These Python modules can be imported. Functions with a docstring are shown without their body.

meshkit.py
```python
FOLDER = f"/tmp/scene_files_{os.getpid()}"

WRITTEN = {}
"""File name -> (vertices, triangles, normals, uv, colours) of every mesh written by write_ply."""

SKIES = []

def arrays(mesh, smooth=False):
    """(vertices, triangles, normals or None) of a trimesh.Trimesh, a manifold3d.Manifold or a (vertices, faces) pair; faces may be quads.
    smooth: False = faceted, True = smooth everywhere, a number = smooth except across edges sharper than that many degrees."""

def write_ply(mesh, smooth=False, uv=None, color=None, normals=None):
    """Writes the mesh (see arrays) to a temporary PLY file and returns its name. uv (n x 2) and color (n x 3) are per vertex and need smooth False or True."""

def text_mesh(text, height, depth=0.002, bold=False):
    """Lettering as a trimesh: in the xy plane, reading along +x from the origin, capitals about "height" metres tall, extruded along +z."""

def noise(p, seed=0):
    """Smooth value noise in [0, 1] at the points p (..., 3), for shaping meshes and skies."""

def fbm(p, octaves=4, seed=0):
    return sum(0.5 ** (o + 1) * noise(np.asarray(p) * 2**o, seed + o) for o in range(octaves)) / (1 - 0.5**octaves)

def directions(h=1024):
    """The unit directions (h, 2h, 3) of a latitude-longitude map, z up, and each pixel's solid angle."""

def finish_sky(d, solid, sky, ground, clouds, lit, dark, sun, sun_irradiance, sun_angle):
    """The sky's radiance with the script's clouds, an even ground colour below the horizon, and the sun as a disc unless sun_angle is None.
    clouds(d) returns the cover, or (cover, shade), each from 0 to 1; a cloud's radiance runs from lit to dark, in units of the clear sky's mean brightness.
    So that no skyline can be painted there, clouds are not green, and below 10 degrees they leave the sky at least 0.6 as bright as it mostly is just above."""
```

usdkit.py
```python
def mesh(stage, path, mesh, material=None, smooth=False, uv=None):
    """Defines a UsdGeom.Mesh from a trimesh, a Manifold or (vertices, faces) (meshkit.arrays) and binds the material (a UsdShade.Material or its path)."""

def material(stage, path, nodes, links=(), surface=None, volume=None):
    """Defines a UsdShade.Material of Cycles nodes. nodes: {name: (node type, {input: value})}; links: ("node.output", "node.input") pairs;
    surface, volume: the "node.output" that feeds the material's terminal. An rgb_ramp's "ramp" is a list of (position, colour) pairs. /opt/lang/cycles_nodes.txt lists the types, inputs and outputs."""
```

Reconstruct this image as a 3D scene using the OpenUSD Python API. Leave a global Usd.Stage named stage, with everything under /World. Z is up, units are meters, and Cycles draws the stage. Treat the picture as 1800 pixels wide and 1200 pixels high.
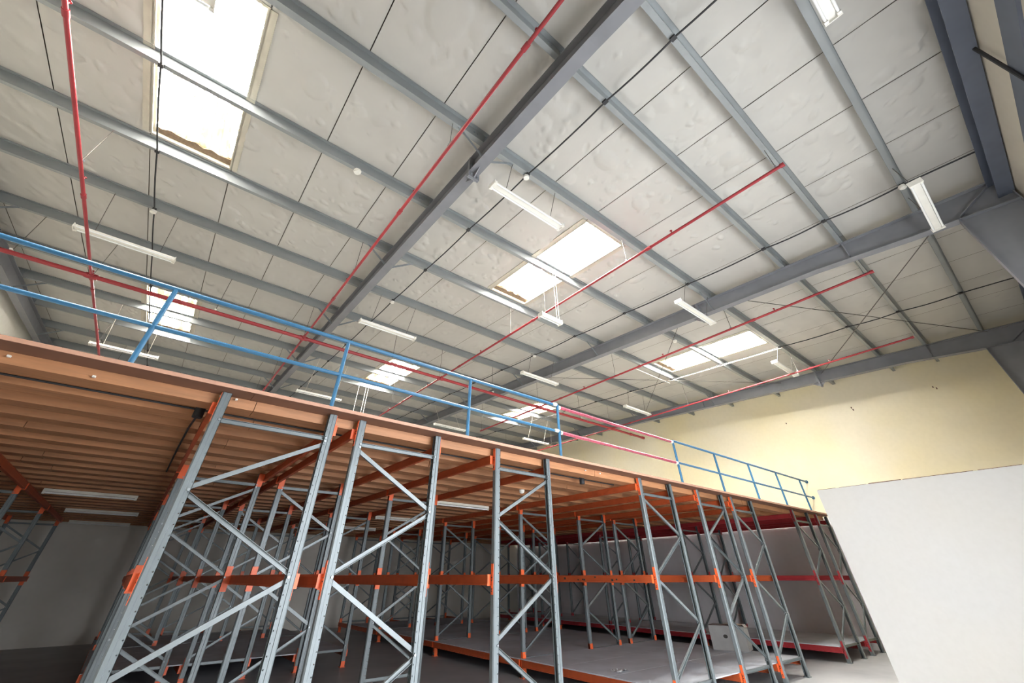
import math, random
import numpy as np
import trimesh
from shapely.geometry import box as sbox, Point, Polygon
from shapely.ops import unary_union
import usdkit, meshkit
from pxr import Usd, UsdGeom, UsdLux, UsdShade, Gf, Sdf, Vt

stage = Usd.Stage.CreateInMemory()
UsdGeom.SetStageUpAxis(stage, UsdGeom.Tokens.z)
UsdGeom.SetStageMetersPerUnit(stage, 1.0)
world = UsdGeom.Xform.Define(stage, '/World')
UsdGeom.Scope.Define(stage, '/World/Looks')

# ------------------------------------------------------------------ camera
CAM_Z = 1.7
RC = np.array([[0.7825677822086792, -0.6225647080269252, -0.0009222626192110783],
               [0.37248765592515704, 0.469405301011453, -0.8005695532342765],
               [0.4988392651269256, 0.6261564083371636, 0.5992391341242094]])
FPX, CX, CY = 682.18, 890.17, 503.07
cam = UsdGeom.Camera.Define(stage, '/World/Camera')
ax, ay, az = RC[0], -RC[1], -RC[2]
cam.AddTransformOp().Set(Gf.Matrix4d(*ax, 0, *ay, 0, *az, 0, 0, 0, CAM_Z, 1))
cam.CreateHorizontalApertureAttr(36.0)
cam.CreateVerticalApertureAttr(24.0)
cam.CreateFocalLengthAttr(36.0 * FPX / 1800)
cam.CreateHorizontalApertureOffsetAttr((900 - CX) / 1800 * 36)
cam.CreateVerticalApertureOffsetAttr(-(600 - CY) / 1800 * 36)
cam.CreateClippingRangeAttr(Gf.Vec2f(0.05, 200))
cam.CreateExposureAttr(1.0)

# ------------------------------------------------------------------ sky and daylight
SKY = 2.2
DOOR = 2.65
ROOFLIGHT = {'left': 57.0, 'middle': 104.0, 'right': 172.0}   # daylight coming through the translucent roof sheets; the left ones are the dirtiest
dome = UsdLux.DomeLight.Define(stage, '/World/Sky')
dome.CreateIntensityAttr(SKY)
dome.CreateColorAttr(Gf.Vec3f(0.95, 0.98, 1.0))
# daylight that enters through the open roller door behind the camera (x 2.4..7.2, z 0..4.5)
door_light = UsdLux.RectLight.Define(stage, '/World/DoorDaylight')
door_light.CreateWidthAttr(4.7)
door_light.CreateHeightAttr(4.3)
door_light.CreateIntensityAttr(DOOR)
door_light.CreateColorAttr(Gf.Vec3f(0.90, 0.96, 1.05))
# local -z must point to +Y (into the hall)
door_light.AddTransformOp().Set(Gf.Matrix4d(1, 0, 0, 0, 0, 0, 1, 0, 0, -1, 0, 0, 4.8, -2.15, 2.2, 1))

# ------------------------------------------------------------------ helpers
used = {}


def numbered(path):
    n = used.get(path, 0)
    used[path] = n + 1
    return path if n == 0 else f'{path}_{n:03d}'


def tag(p, label=None, cat=None, group=None, kind=None):
    p = p.GetPrim() if hasattr(p, 'GetPrim') else p
    for k, v in (('label', label), ('category', cat), ('group', group), ('kind', kind)):
        if v:
            p.SetCustomDataByKey(k, v)
    return p


def thing(name, label=None, cat=None, loc=(0, 0, 0), rotz=0.0, group=None, kind=None):
    x = UsdGeom.Xform.Define(stage, numbered('/World/' + name))
    x.AddTranslateOp().Set(Gf.Vec3d(*loc))
    x.AddRotateZOp().Set(float(rotz))
    return tag(x, label, cat, group, kind)


def copy(first, label, loc, rotz=0.0, group=None, cat=None):
    kind = first.GetCustomData().get('kind')
    name = first.GetName()
    if name[-4:-3] == '_' and name[-3:].isdigit():
        name = name[:-4]
    x = UsdGeom.Xform.Define(stage, numbered('/World/' + name))
    p = x.GetPrim()
    p.GetReferences().AddInternalReference(first.GetPath())
    UsdGeom.Xformable(p).ClearXformOpOrder()
    x.AddTranslateOp().Set(Gf.Vec3d(*loc))
    x.AddRotateZOp().Set(float(rotz))
    p.SetInstanceable(True)
    was = first.GetCustomData()
    return tag(p, label, cat or was.get('category'), group or was.get('group'), kind)


class MB:
    """collects shapes into one mesh"""

    def __init__(self):
        self.v, self.f, self.n = [], [], 0

    def add(self, v, f):
        v, f = np.asarray(v, float), np.asarray(f, int)
        if f.shape[1] == 4:
            f = np.vstack([f[:, [0, 1, 2]], f[:, [0, 2, 3]]])
        self.v.append(v)
        self.f.append(f + self.n)
        self.n += len(v)
        return self

    def tm(self, t):
        return self.add(t.vertices, t.faces)

    def box(self, x0, x1, y0, y1, z0, z1):
        v = [(x, y, z) for x in (x0, x1) for y in (y0, y1) for z in (z0, z1)]
        f = [(0, 1, 3, 2), (4, 6, 7, 5), (0, 4, 5, 1), (2, 3, 7, 6), (0, 2, 6, 4), (1, 5, 7, 3)]
        return self.add(v, f)

    def prism(self, poly, axis, a, b):
        """shapely polygon (or point list) swept along axis x, y or z from a to b. Polygon coordinates: the other two axes in order."""
        p = poly if hasattr(poly, 'exterior') else Polygon(poly)
        t = trimesh.creation.extrude_polygon(p, 1.0, engine='earcut')
        v = np.array(t.vertices)
        s = a + (b - a) * v[:, 2]
        f = np.array(t.faces)
        if axis == 'z':
            w = np.c_[v[:, 0], v[:, 1], s]
        elif axis == 'x':
            w = np.c_[s, v[:, 0], v[:, 1]]
        else:
            w = np.c_[v[:, 0], s, v[:, 1]]
            f = f[:, ::-1]
        if b < a:
            f = f[:, ::-1]
        return self.add(w, f)

    def bar(self, p, q, w, h, up=(0, 0, 1)):
        """rectangular bar from p to q; w across, h along up"""
        p, q, up = np.array(p, float), np.array(q, float), np.array(up, float)
        d = q - p
        d /= np.linalg.norm(d)
        s = np.cross(d, up)
        s /= np.linalg.norm(s)
        u = np.cross(s, d)
        v = []
        for e in (p, q):
            for a, b in ((-1, -1), (1, -1), (1, 1), (-1, 1)):
                v.append(e + s * a * w / 2 + u * b * h / 2)
        f = [(0, 3, 2, 1), (4, 5, 6, 7), (0, 1, 5, 4), (1, 2, 6, 5), (2, 3, 7, 6), (3, 0, 4, 7)]
        return self.add(v, f)

    def chan(self, p, q, w, d, t, up):
        """channel (C) section bar: web of width w, lips of depth d towards up"""
        p, q, up = np.array(p, float), np.array(q, float), np.array(up, float)
        dr = (q - p) / np.linalg.norm(q - p)
        s = np.cross(dr, up)
        s /= np.linalg.norm(s)
        u = np.cross(s, dr)
        self.bar(p, q, w, t, up)
        for k in (-1, 1):
            o = s * k * (w / 2 - t / 2) + u * d / 2
            self.bar(p + o, q + o, t, d, up)
        return self

    def tube(self, pts, r, n=10, cap=True):
        p = np.array(pts, float)
        t = np.gradient(p, axis=0)
        t /= np.linalg.norm(t, axis=1, keepdims=True)
        ref = np.array([0, 0, 1.0]) if abs(t[0][2]) < 0.9 else np.array([1.0, 0, 0])
        a = np.cross(t, ref)
        a /= np.linalg.norm(a, axis=1, keepdims=True)
        b = np.cross(t, a)
        an = np.arange(n) * 2 * np.pi / n
        v = (p[:, None] + r * (np.cos(an)[None, :, None] * a[:, None] + np.sin(an)[None, :, None] * b[:, None])).reshape(-1, 3)
        f = []
        for i in range(len(p) - 1):
            for j in range(n):
                k = (j + 1) % n
                f.append((i * n + j, i * n + k, (i + 1) * n + k, (i + 1) * n + j))
        f = np.array(f)
        self.add(v, f)
        if cap:
            for i, s in ((0, 1), (len(p) - 1, -1)):
                c = np.vstack([v[i * n:(i + 1) * n], p[i]])
                g = [(j, n, (j + 1) % n)[::-s] for j in range(n)]
                self.add(c, g)
        return self

    def ball(self, c, r, sz=1.0):
        t = trimesh.creation.icosphere(2, r)
        v = np.array(t.vertices) * [1, 1, sz] + np.array(c)
        return self.add(v, t.faces)

    def get(self):
        return np.vstack(self.v), np.vstack(self.f)


def obj(name, mb, mat, parent=None, smooth=False, label=None, cat=None, group=None, kind=None):
    base = str(parent.GetPath()) if parent is not None else '/World'
    path = numbered(f'{base}/{name}')
    m = usdkit.mesh(stage, path, mb.get() if isinstance(mb, MB) else mb, M[mat], smooth)
    return tag(m, label, cat, group, kind)


# ------------------------------------------------------------------ materials
M = {}


def mat(name, nodes, links, surface='p.BSDF'):
    M[name] = usdkit.material(stage, '/World/Looks/' + name, nodes, links, surface)


def plain(name, color, rough=0.5, metal=0.0, var=0.10, scale=6.0, bump=0.0, bscale=40.0, spec=0.5, stretch=(1, 1, 1), rnd=0.0):
    """colour broken up by soft noise, with optional fine relief and variation from piece to piece"""
    c = np.array(color)
    nodes = {'g': ('geometry', {}), 'm': ('mapping', {'scale': stretch}), 'n': ('noise_texture', {'scale': scale, 'detail': 5.0, 'roughness': 0.6}),
             'r': ('rgb_ramp', {'ramp': [(0.25, tuple(c * (1 - var))), (0.5, tuple(c)), (0.78, tuple(np.minimum(c * (1 + var), 1)))]}),
             'p': ('principled_bsdf', {'roughness': rough, 'metallic': metal, 'specular_ior_level': spec})}
    links = [('g.position', 'm.vector'), ('m.vector', 'n.vector'), ('n.fac', 'r.fac')]
    src = 'r.color'
    if rnd:
        nodes['oi'] = ('object_info', {})
        nodes['mr'] = ('map_range', {'from_min': 0.0, 'from_max': 1.0, 'to_min': 1 - rnd, 'to_max': 1 + rnd})
        nodes['h'] = ('hsv', {})
        links += [('oi.random', 'mr.value'), ('mr.result', 'h.value'), ('r.color', 'h.color')]
        src = 'h.color'
    links.append((src, 'p.base_color'))
    if bump:
        nodes['n2'] = ('noise_texture', {'scale': bscale, 'detail': 4.0})
        nodes['b'] = ('bump', {'strength': bump, 'distance': 0.01})
        links += [('m.vector', 'n2.vector'), ('n2.fac', 'b.height'), ('b.normal', 'p.normal')]
    mat(name, nodes, links)


plain('ceiling_lining', (0.50, 0.485, 0.45), 0.55, var=0.05, scale=1.6, bump=0.15, bscale=25)
plain('roof_sheet', (0.16, 0.14, 0.11), 0.8)
plain('galvanised', (0.28, 0.31, 0.33), 0.38, 0.55, var=0.16, scale=9)
plain('purlin_steel', (0.30, 0.32, 0.325), 0.34, 0.35, var=0.08, scale=1.5)
plain('rafter_paint', (0.205, 0.21, 0.23), 0.5, var=0.10, scale=3)
plain('dark_steel', (0.10, 0.115, 0.15), 0.5, var=0.12, scale=3)
plain('rack_steel', (0.155, 0.182, 0.195), 0.45, 0.15, var=0.12, scale=4, spec=0.5)
plain('rack_brace', (0.18, 0.205, 0.215), 0.42, 0.2, var=0.10, scale=4)
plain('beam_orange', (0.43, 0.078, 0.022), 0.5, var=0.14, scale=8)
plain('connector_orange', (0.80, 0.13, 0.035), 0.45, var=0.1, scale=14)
plain('beam_crimson', (0.36, 0.028, 0.035), 0.5, var=0.14, scale=8)
plain('connector_crimson', (0.36, 0.03, 0.04), 0.5, var=0.1, scale=14)
plain('rail_blue', (0.024, 0.12, 0.24), 0.4, var=0.12, scale=12)
plain('pipe_red', (0.30, 0.026, 0.034), 0.38, var=0.12, scale=8)
plain('bar_red', (0.36, 0.06, 0.10), 0.45, var=0.5, scale=14, stretch=(2, 1, 1))
plain('white_plastic', (0.82, 0.80, 0.74), 0.4, var=0.04)
plain('white_metal', (0.80, 0.78, 0.72), 0.4, var=0.04)
plain('tube_glass', (0.86, 0.87, 0.86), 0.2, var=0.02)
plain('cable_black', (0.03, 0.03, 0.032), 0.6, var=0.1)
plain('wire_dark', (0.12, 0.11, 0.10), 0.5, 0.3)
plain('wire_white', (0.74, 0.70, 0.60), 0.5)
plain('joist_wood', (0.44, 0.205, 0.095), 0.6, var=0.26, scale=3.0, stretch=(0.5, 6, 6), bump=0.12, bscale=12, rnd=0.10)
plain('deck_board', (0.20, 0.095, 0.058), 0.65, var=0.16, scale=3.0, stretch=(1, 1, 1), rnd=0.06)
plain('deck_top', (0.36, 0.355, 0.34), 0.6, var=0.08, scale=1.0)  # light grey for the added bounce sheet on the deck
plain('deck_edge', (0.45, 0.25, 0.175), 0.6, var=0.12, scale=8)
plain('trim_frame', (0.50, 0.465, 0.38), 0.5, var=0.08)
plain('filler_brown', (0.20, 0.14, 0.09), 0.8, var=0.3, scale=20)
plain('cardboard_grey', (0.30, 0.295, 0.29), 0.7, var=0.08)
plain('platform_board', (0.50, 0.53, 0.59), 0.6, var=0.2, scale=1.2, bump=0.1, rnd=0.06)
plain('plastic_sheet', (0.75, 0.8, 0.85), 0.15, var=0.05)
plain('soil_dark', (0.03, 0.028, 0.025), 0.8)
plain('brown_wood', (0.18, 0.10, 0.06), 0.6, var=0.2)
plain('apron', (0.40, 0.40, 0.39), 0.8, var=0.1, scale=0.8)

# painted wall: patchy cream with faint trowel marks
def wall_paint(name, c0, c1, patch=0.35):
    mat(name, {'g': ('geometry', {}), 'n': ('noise_texture', {'scale': patch, 'detail': 3.0, 'roughness': 0.55}),
               'n2': ('noise_texture', {'scale': 9.0, 'detail': 6.0, 'roughness': 0.65}),
               'r': ('rgb_ramp', {'ramp': [(0.35, c0), (0.62, c1)]}),
               'r2': ('rgb_ramp', {'ramp': [(0.3, (0.94, 0.94, 0.93)), (0.6, (1, 1, 1))]}),
               'x': ('mix', {'mix_type': 'multiply', 'fac': 0.6}),
               'b': ('bump', {'strength': 0.10, 'distance': 0.01}),
               'p': ('principled_bsdf', {'roughness': 0.55, 'specular_ior_level': 0.35})},
        [('g.position', 'n.vector'), ('g.position', 'n2.vector'), ('n.fac', 'r.fac'), ('n2.fac', 'r2.fac'), ('r.color', 'x.color1'), ('r2.color', 'x.color2'),
         ('x.color', 'p.base_color'), ('n2.fac', 'b.height'), ('b.normal', 'p.normal')])


wall_paint('cream_wall', (0.90, 0.79, 0.52), (0.88, 0.80, 0.62))
wall_paint('white_wall', (0.525, 0.51, 0.475), (0.51, 0.51, 0.505), 0.25)
wall_paint('left_paint', (0.92, 0.88, 0.78), (0.90, 0.87, 0.79), 0.4)
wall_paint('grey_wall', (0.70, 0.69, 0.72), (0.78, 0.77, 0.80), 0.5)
wall_paint('back_paint', (0.60, 0.57, 0.52), (0.70, 0.67, 0.62), 0.5)
wall_paint('eave_wall', (0.58, 0.53, 0.44), (0.62, 0.57, 0.48), 0.5)

mat('concrete', {'g': ('geometry', {}), 'n': ('noise_texture', {'scale': 0.7, 'detail': 6.0, 'roughness': 0.62}),
                 'n2': ('noise_texture', {'scale': 18.0, 'detail': 5.0}),
                 'r': ('rgb_ramp', {'ramp': [(0.3, (0.27, 0.275, 0.29)), (0.55, (0.36, 0.365, 0.375)), (0.75, (0.43, 0.43, 0.435))]}),
                 'b': ('bump', {'strength': 0.15, 'distance': 0.004}),
                 'p': ('principled_bsdf', {'roughness': 0.42})},
    [('g.position', 'n.vector'), ('g.position', 'n2.vector'), ('n.fac', 'r.fac'), ('r.color', 'p.base_color'), ('n2.fac', 'b.height'), ('b.normal', 'p.normal')])

# rooflight sheet: translucent plastic with brown dirt specks gathered in streaks down the corrugations
for sheet, strength_ in ROOFLIGHT.items():
  mat('rooflight_' + sheet, {'g': ('geometry', {}), 'm': ('mapping', {'scale': (7.0, 0.8, 1.0)}),
                  'm2': ('mapping', {'scale': (11.0, 7.0, 6.0)}),
                  'n': ('noise_texture', {'scale': 1.0, 'detail': 2.0}),
                  'n2': ('noise_texture', {'scale': 1.0, 'detail': 2.5, 'roughness': 0.6}),
                  'mu': ('math', {'math_type': 'multiply'}), 'sx': ('separate_xyz', {}), 'my': ('map_range', {'from_min': 3.3, 'from_max': 6.6, 'to_min': -0.015, 'to_max': 0.035, 'clamp': True}), 'ad': ('math', {'math_type': 'add'}),
                  'r': ('rgb_ramp', {'ramp': [(0.226, (1.0, 0.97, 0.91)), (0.231, (0.007, 0.005, 0.0018))]}),
                  't': ('emission', {'strength': strength_}), 'd': ('diffuse_bsdf', {'color': (0.8, 0.78, 0.7)}),
                  'x': ('add_closure', {})},
    [('g.position', 'm.vector'), ('g.position', 'm2.vector'), ('m.vector', 'n.vector'), ('m2.vector', 'n2.vector'), ('n.fac', 'mu.value1'), ('n2.fac', 'mu.value2'),
     ('mu.value', 'ad.value1'), ('g.position', 'sx.vector'), ('sx.y', 'my.value'), ('my.result', 'ad.value2'), ('ad.value', 'r.fac'), ('r.color', 't.color'), ('t.emission', 'x.closure1'), ('d.BSDF', 'x.closure2')], 'x.closure')

# ------------------------------------------------------------------ main dimensions (metres; camera stands at x 0, y 0)
S = 0.054                                  # roof slope
LIN = lambda y: 7.35 + S * y               # underside of the roof lining
PB = lambda y: 7.15 + S * y                # underside of the purlins
XL, XR, YF, YB = -5.25, 17.8, -1.95, 21.35
RAFT = [-4.95, 2.06, 9.07, 16.08]
PUR = [-0.90, 0.26, 1.35, 3.06, 4.90, 6.72, 8.50, 10.30, 12.10, 13.88, 15.65, 17.42, 19.20, 20.95]
SEAM = [-5.25, -4.8, -3.6, -2.4, -1.2, -0.01, 1.18, 2.36, 3.55, 4.73, 5.90, 7.08, 8.26, 9.45, 10.63, 11.82, 13.02, 14.2, 15.37, 16.56, 17.8]

# ------------------------------------------------------------------ room shell
m = MB().box(XL - 0.3, XR + 0.3, YF - 0.3, YB + 0.3, -0.2, 0.0)
obj('floor', m, 'concrete', kind='structure', label='bare grey concrete warehouse floor', cat='floor')
m = MB().box(-12, 24, -22, YF - 0.3, -0.25, -0.02)
obj('yard', m, 'apron', kind='structure', label='pale concrete yard outside the roller door', cat='ground')
m = MB().box(XR, XR + 0.3, YF - 0.3, YB + 0.3, 0, 8.6)
wr = obj('wall_right', m, 'cream_wall', kind='structure', label='tall cream painted end wall on the right, under the grey rafter', cat='wall')
m = MB().box(XL - 0.3, XL, YF - 0.3, YB + 0.3, 0, 8.6)
obj('wall_left', m, 'left_paint', kind='structure', label='cream end wall at the far left above the deck', cat='wall')
m = MB().box(XL, XR, YB, YB + 0.3, 0, 8.6)
obj('wall_back', m, 'back_paint', kind='structure', label='dim grey back wall seen below the mezzanine', cat='wall')
# front wall behind the camera with the open roller door
m = MB()
m.box(XL, 2.4, YF - 0.3, YF, 0, 7.3).box(7.2, XR, YF - 0.3, YF, 0, 7.3).box(2.4, 7.2, YF - 0.3, YF, 4.5, 7.3)
obj('wall_front', m, 'eave_wall', kind='structure', label='beige eaves wall above the roller door, top right corner', cat='wall')
# free-standing white partition at the right, nearer than the racks
ww = thing('wall_partition', 'bright white partition wall with a square corner at bottom right', 'partition', kind='structure')
obj('wall_body', MB().box(12.0, 12.14, YF, 3.41, 0, 3.315), 'white_wall', ww)
m = MB()
rng = np.random.default_rng(3)
y = -1.9
while y < 3.3:
    L = rng.uniform(0.2, 0.6)
    m.box(11.99, 12.05, y, min(y + L, 3.40), 3.315, 3.315 + rng.uniform(0.003, 0.02))
    y += L + rng.uniform(0.0, 0.1)
obj('edge_strip', m, 'brown_wood', ww, label='ragged brown strip along the top', kind='stuff')
obj('wall_lower_band', MB().box(XR - 0.012, XR, 5.0, YB, 0, 3.28), 'grey_wall', wr, label='grey lower part under the deck')  # thin grey panel over the lower end wall behind the racks
# small plugs and a faint chase on the cream wall
for yy, zz in ((5.11, 6.41), (2.96, 6.35), (2.98, 6.43), (0.78, 6.48), (0.72, 6.42)):
    obj('wall_plug', MB().box(17.785, 17.80, yy - 0.015, yy + 0.015, zz - 0.03, zz + 0.02), 'brown_wood', wr)

# ------------------------------------------------------------------ ceiling: bubbled lining panels between the seams
ceil = thing('ceiling', 'white foil roof lining with blisters and dark seams', 'ceiling', kind='structure')
rng = np.random.default_rng(11)
SKY_AT = {(-2.4): [(3.32, 6.60), (12.40, 15.52)], (4.73): [(3.32, 6.60), (12.40, 15.52)], (11.82): [(3.32, 6.60), (12.40, 15.52)]}


def panel(x0, x1, y0, y1):
    g = 0.007
    res = 0.028 if -3.7 < x0 < 8.3 else 0.05
    nx = max(2, int((x1 - x0) / res))
    ys, yy = [y0], y0
    while yy < y1 - 1e-6:                    # finer near the camera
        yy = min(y1, yy + (res if yy < 9 else 0.07))
        ys.append(yy)
    ys = np.array(ys)
    ny = len(ys) - 1
    xs = np.linspace(x0 + g, x1 - g, nx + 1)
    X, Y = np.meshgrid(xs, ys, indexing='ij')
    h = np.zeros_like(X)
    area = (x1 - x0) * (y1 - y0)
    for _ in range(int(area * 13)):
        cx, cy = rng.uniform(x0, x1), rng.uniform(y0, y1)
        big = rng.random()
        r = 0.035 + 0.07 * rng.random() ** 1.5 if big < 0.87 else rng.uniform(0.10, 0.22)
        if cx > 7.5 and (rng.random() < 0.85 or r > 0.1):
            continue
        e, th = rng.uniform(0.7, 1.35), rng.uniform(0, 3.14)
        a = rng.uniform(0.22, 0.36) * min(r, 0.06 + 0.2 * r) * (1 if rng.random() < 0.8 else -0.7)
        i0, i1 = np.searchsorted(xs, [cx - 1.6 * r, cx + 1.6 * r])
        j0, j1 = np.searchsorted(ys, [cy - 1.6 * r, cy + 1.6 * r])
        if i1 <= i0 or j1 <= j0:
            continue
        dx, dy = X[i0:i1, j0:j1] - cx, Y[i0:i1, j0:j1] - cy
        u, w = (dx * np.cos(th) + dy * np.sin(th)) * e, (-dx * np.sin(th) + dy * np.cos(th)) / e
        d = (u * u + w * w) / (r * r)
        h[i0:i1, j0:j1] = np.where(d < 1, np.where(np.abs(h[i0:i1, j0:j1]) > np.abs(a * np.clip(1 - d, 0, 1) ** 0.75), h[i0:i1, j0:j1], a * np.clip(1 - d, 0, 1) ** 0.75), h[i0:i1, j0:j1])
    for bx, by, br, bs in ((0.62, 1.95, 0.30, 1.25), (0.25, 1.75, 0.16, 1.0), (-0.45, 4.0, 0.2, 1.2), (3.3, 1.0, 0.25, 1.2)):   # the few large flat blisters
        d = ((X - bx) / br) ** 2 + ((Y - by) / (br * bs)) ** 2
        h = np.where(d < 1, np.maximum(h, 0.022 * np.clip((1 - d) * 2.2, 0, 1)), h)
    P = np.stack([X, Y, 0 * X], -1)
    wr_ = meshkit.fbm(P * [0.8, 5.0, 1], 3, 5) - 0.5            # wrinkles, strongest towards the right bay
    h += wr_ * np.clip((X - 4.0) / 6.0, 0.08, 1.0) * 0.035
    h += (meshkit.fbm(P * [1.6, 1.1, 1], 2, 9) - 0.5) * 0.02
    edge = np.minimum(np.minimum(X - x0, x1 - X) / 0.10, 1)
    h = np.maximum(h, -0.025) * np.clip(edge, 0.15, 1)
    py = np.min(np.abs(Y[..., None] - np.array(PUR)), -1)
    h *= np.clip((py - 0.05) / 0.12, 0.0, 1)           # pressed flat by the purlins
    Zc = LIN(Y) - h
    v = np.stack([X, Y, Zc], -1).reshape(-1, 3)
    idx = np.arange((nx + 1) * (ny + 1)).reshape(nx + 1, ny + 1)
    f = np.stack([idx[:-1, :-1], idx[:-1, 1:], idx[1:, 1:], idx[1:, :-1]], -1).reshape(-1, 4)
    return v, np.vstack([f[:, [0, 1, 2]], f[:, [0, 2, 3]]])


for x0, x1 in zip(SEAM[:-1], SEAM[1:]):
    cuts = [YF] + [c for s in SKY_AT.get(x0, []) for c in s] + [YB]
    for y0, y1 in zip(cuts[::2], cuts[1::2]):
        obj('ceiling_panel', panel(x0, x1, y0, y1), 'ceiling_lining', ceil, smooth=True)
# outer roof sheet above the lining, open over the rooflights
m = MB()
for x0, x1 in zip(SEAM[:-1], SEAM[1:]):
    cuts = [YF - 0.3] + [c for s in SKY_AT.get(x0, []) for c in s] + [YB + 0.3]
    for y0, y1 in zip(cuts[::2], cuts[1::2]):
        m.prism([(y0, LIN(y0) + 0.05), (y1, LIN(y1) + 0.05), (y1, LIN(y1) + 0.12), (y0, LIN(y0) + 0.12)], 'x', x0, x1)
obj('roof_sheet', m, 'roof_sheet', ceil)

# rooflights
kk = 0
pos = {-2.4: 'left', 4.73: 'middle', 11.82: 'right'}
for x0, spans in SKY_AT.items():
    x1 = SEAM[SEAM.index(x0) + 1]
    for si, (y0, y1) in enumerate(spans):
        kk += 1
        w = thing(f'window_{kk}', f'bright corrugated rooflight, {pos[x0]} roof bay, ' + ('nearer one' if si == 0 else 'further one low over the deck edge'), 'skylight', kind='structure')
        xs = np.linspace(x0 + 0.05, x1 - 0.02, 97)
        hz = 0.022 * np.cos((xs - x0) * 2 * np.pi / 0.146)
        v, f = [], []
        ys = np.linspace(y0, y1, 9)
        for yy in ys:
            v += [(xx, yy, LIN(yy) + 0.10 + q) for xx, q in zip(xs, hz)]
        n = len(xs)
        for j in range(len(ys) - 1):
            for i in range(n - 1):
                f.append((j * n + i, j * n + i + 1, (j + 1) * n + i + 1, (j + 1) * n + i))
        obj('pane', (np.array(v), np.vstack([np.array(f)[:, [0, 1, 2]], np.array(f)[:, [0, 2, 3]]])), 'rooflight_' + pos[x0], w, smooth=True)

        def sl(z):
            return [(y0, LIN(y0) + z[0]), (y1, LIN(y1) + z[0]), (y1, LIN(y1) + z[1]), (y0, LIN(y0) + z[1])]
        m = MB().prism(sl((-0.02, 0.14)), 'x', x0 - 0.012, x0 + 0.012)
        m.prism(sl((-0.02, 0.005)), 'x', x0 - 0.10, x0 + 0.03)
        m.prism(sl((0.03, 0.05)), 'x', x0 + 0.012, x0 + 0.055)
        obj('frame_side', m, 'trim_frame', w)
        m = MB().prism(sl((-0.02, 0.14)), 'x', x1 - 0.012, x1 + 0.012)
        m.prism(sl((-0.02, 0.005)), 'x', x1 - 0.03, x1 + 0.09)
        obj('frame_side', m, 'trim_frame', w)
        m = MB().box(x0, x1, y1 - 0.015, y1 + 0.015, LIN(y1) - 0.02, LIN(y1) + 0.13)
        m.box(x0, x1, y0 - 0.015, y0 + 0.015, LIN(y0) - 0.02, LIN(y0) + 0.13)
        obj('frame_end', m, 'trim_frame', w)
        # brown foam filler with a wavy edge under the low end of the corrugations
        pts = [(xx, y1 - 0.16 - 0.018 * math.cos((xx - x0) * 2 * math.pi / 0.29) - 0.01 * math.sin(xx * 31)) for xx in xs]
        pts += [(xs[-1], y1 - 0.02), (xs[0], y1 - 0.02)]
        m = MB()
        z = LIN(y1 - 0.1) + 0.045
        m.prism(pts, 'z', z, z + 0.03)
        obj('filler_strip', m, 'filler_brown', w)

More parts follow.
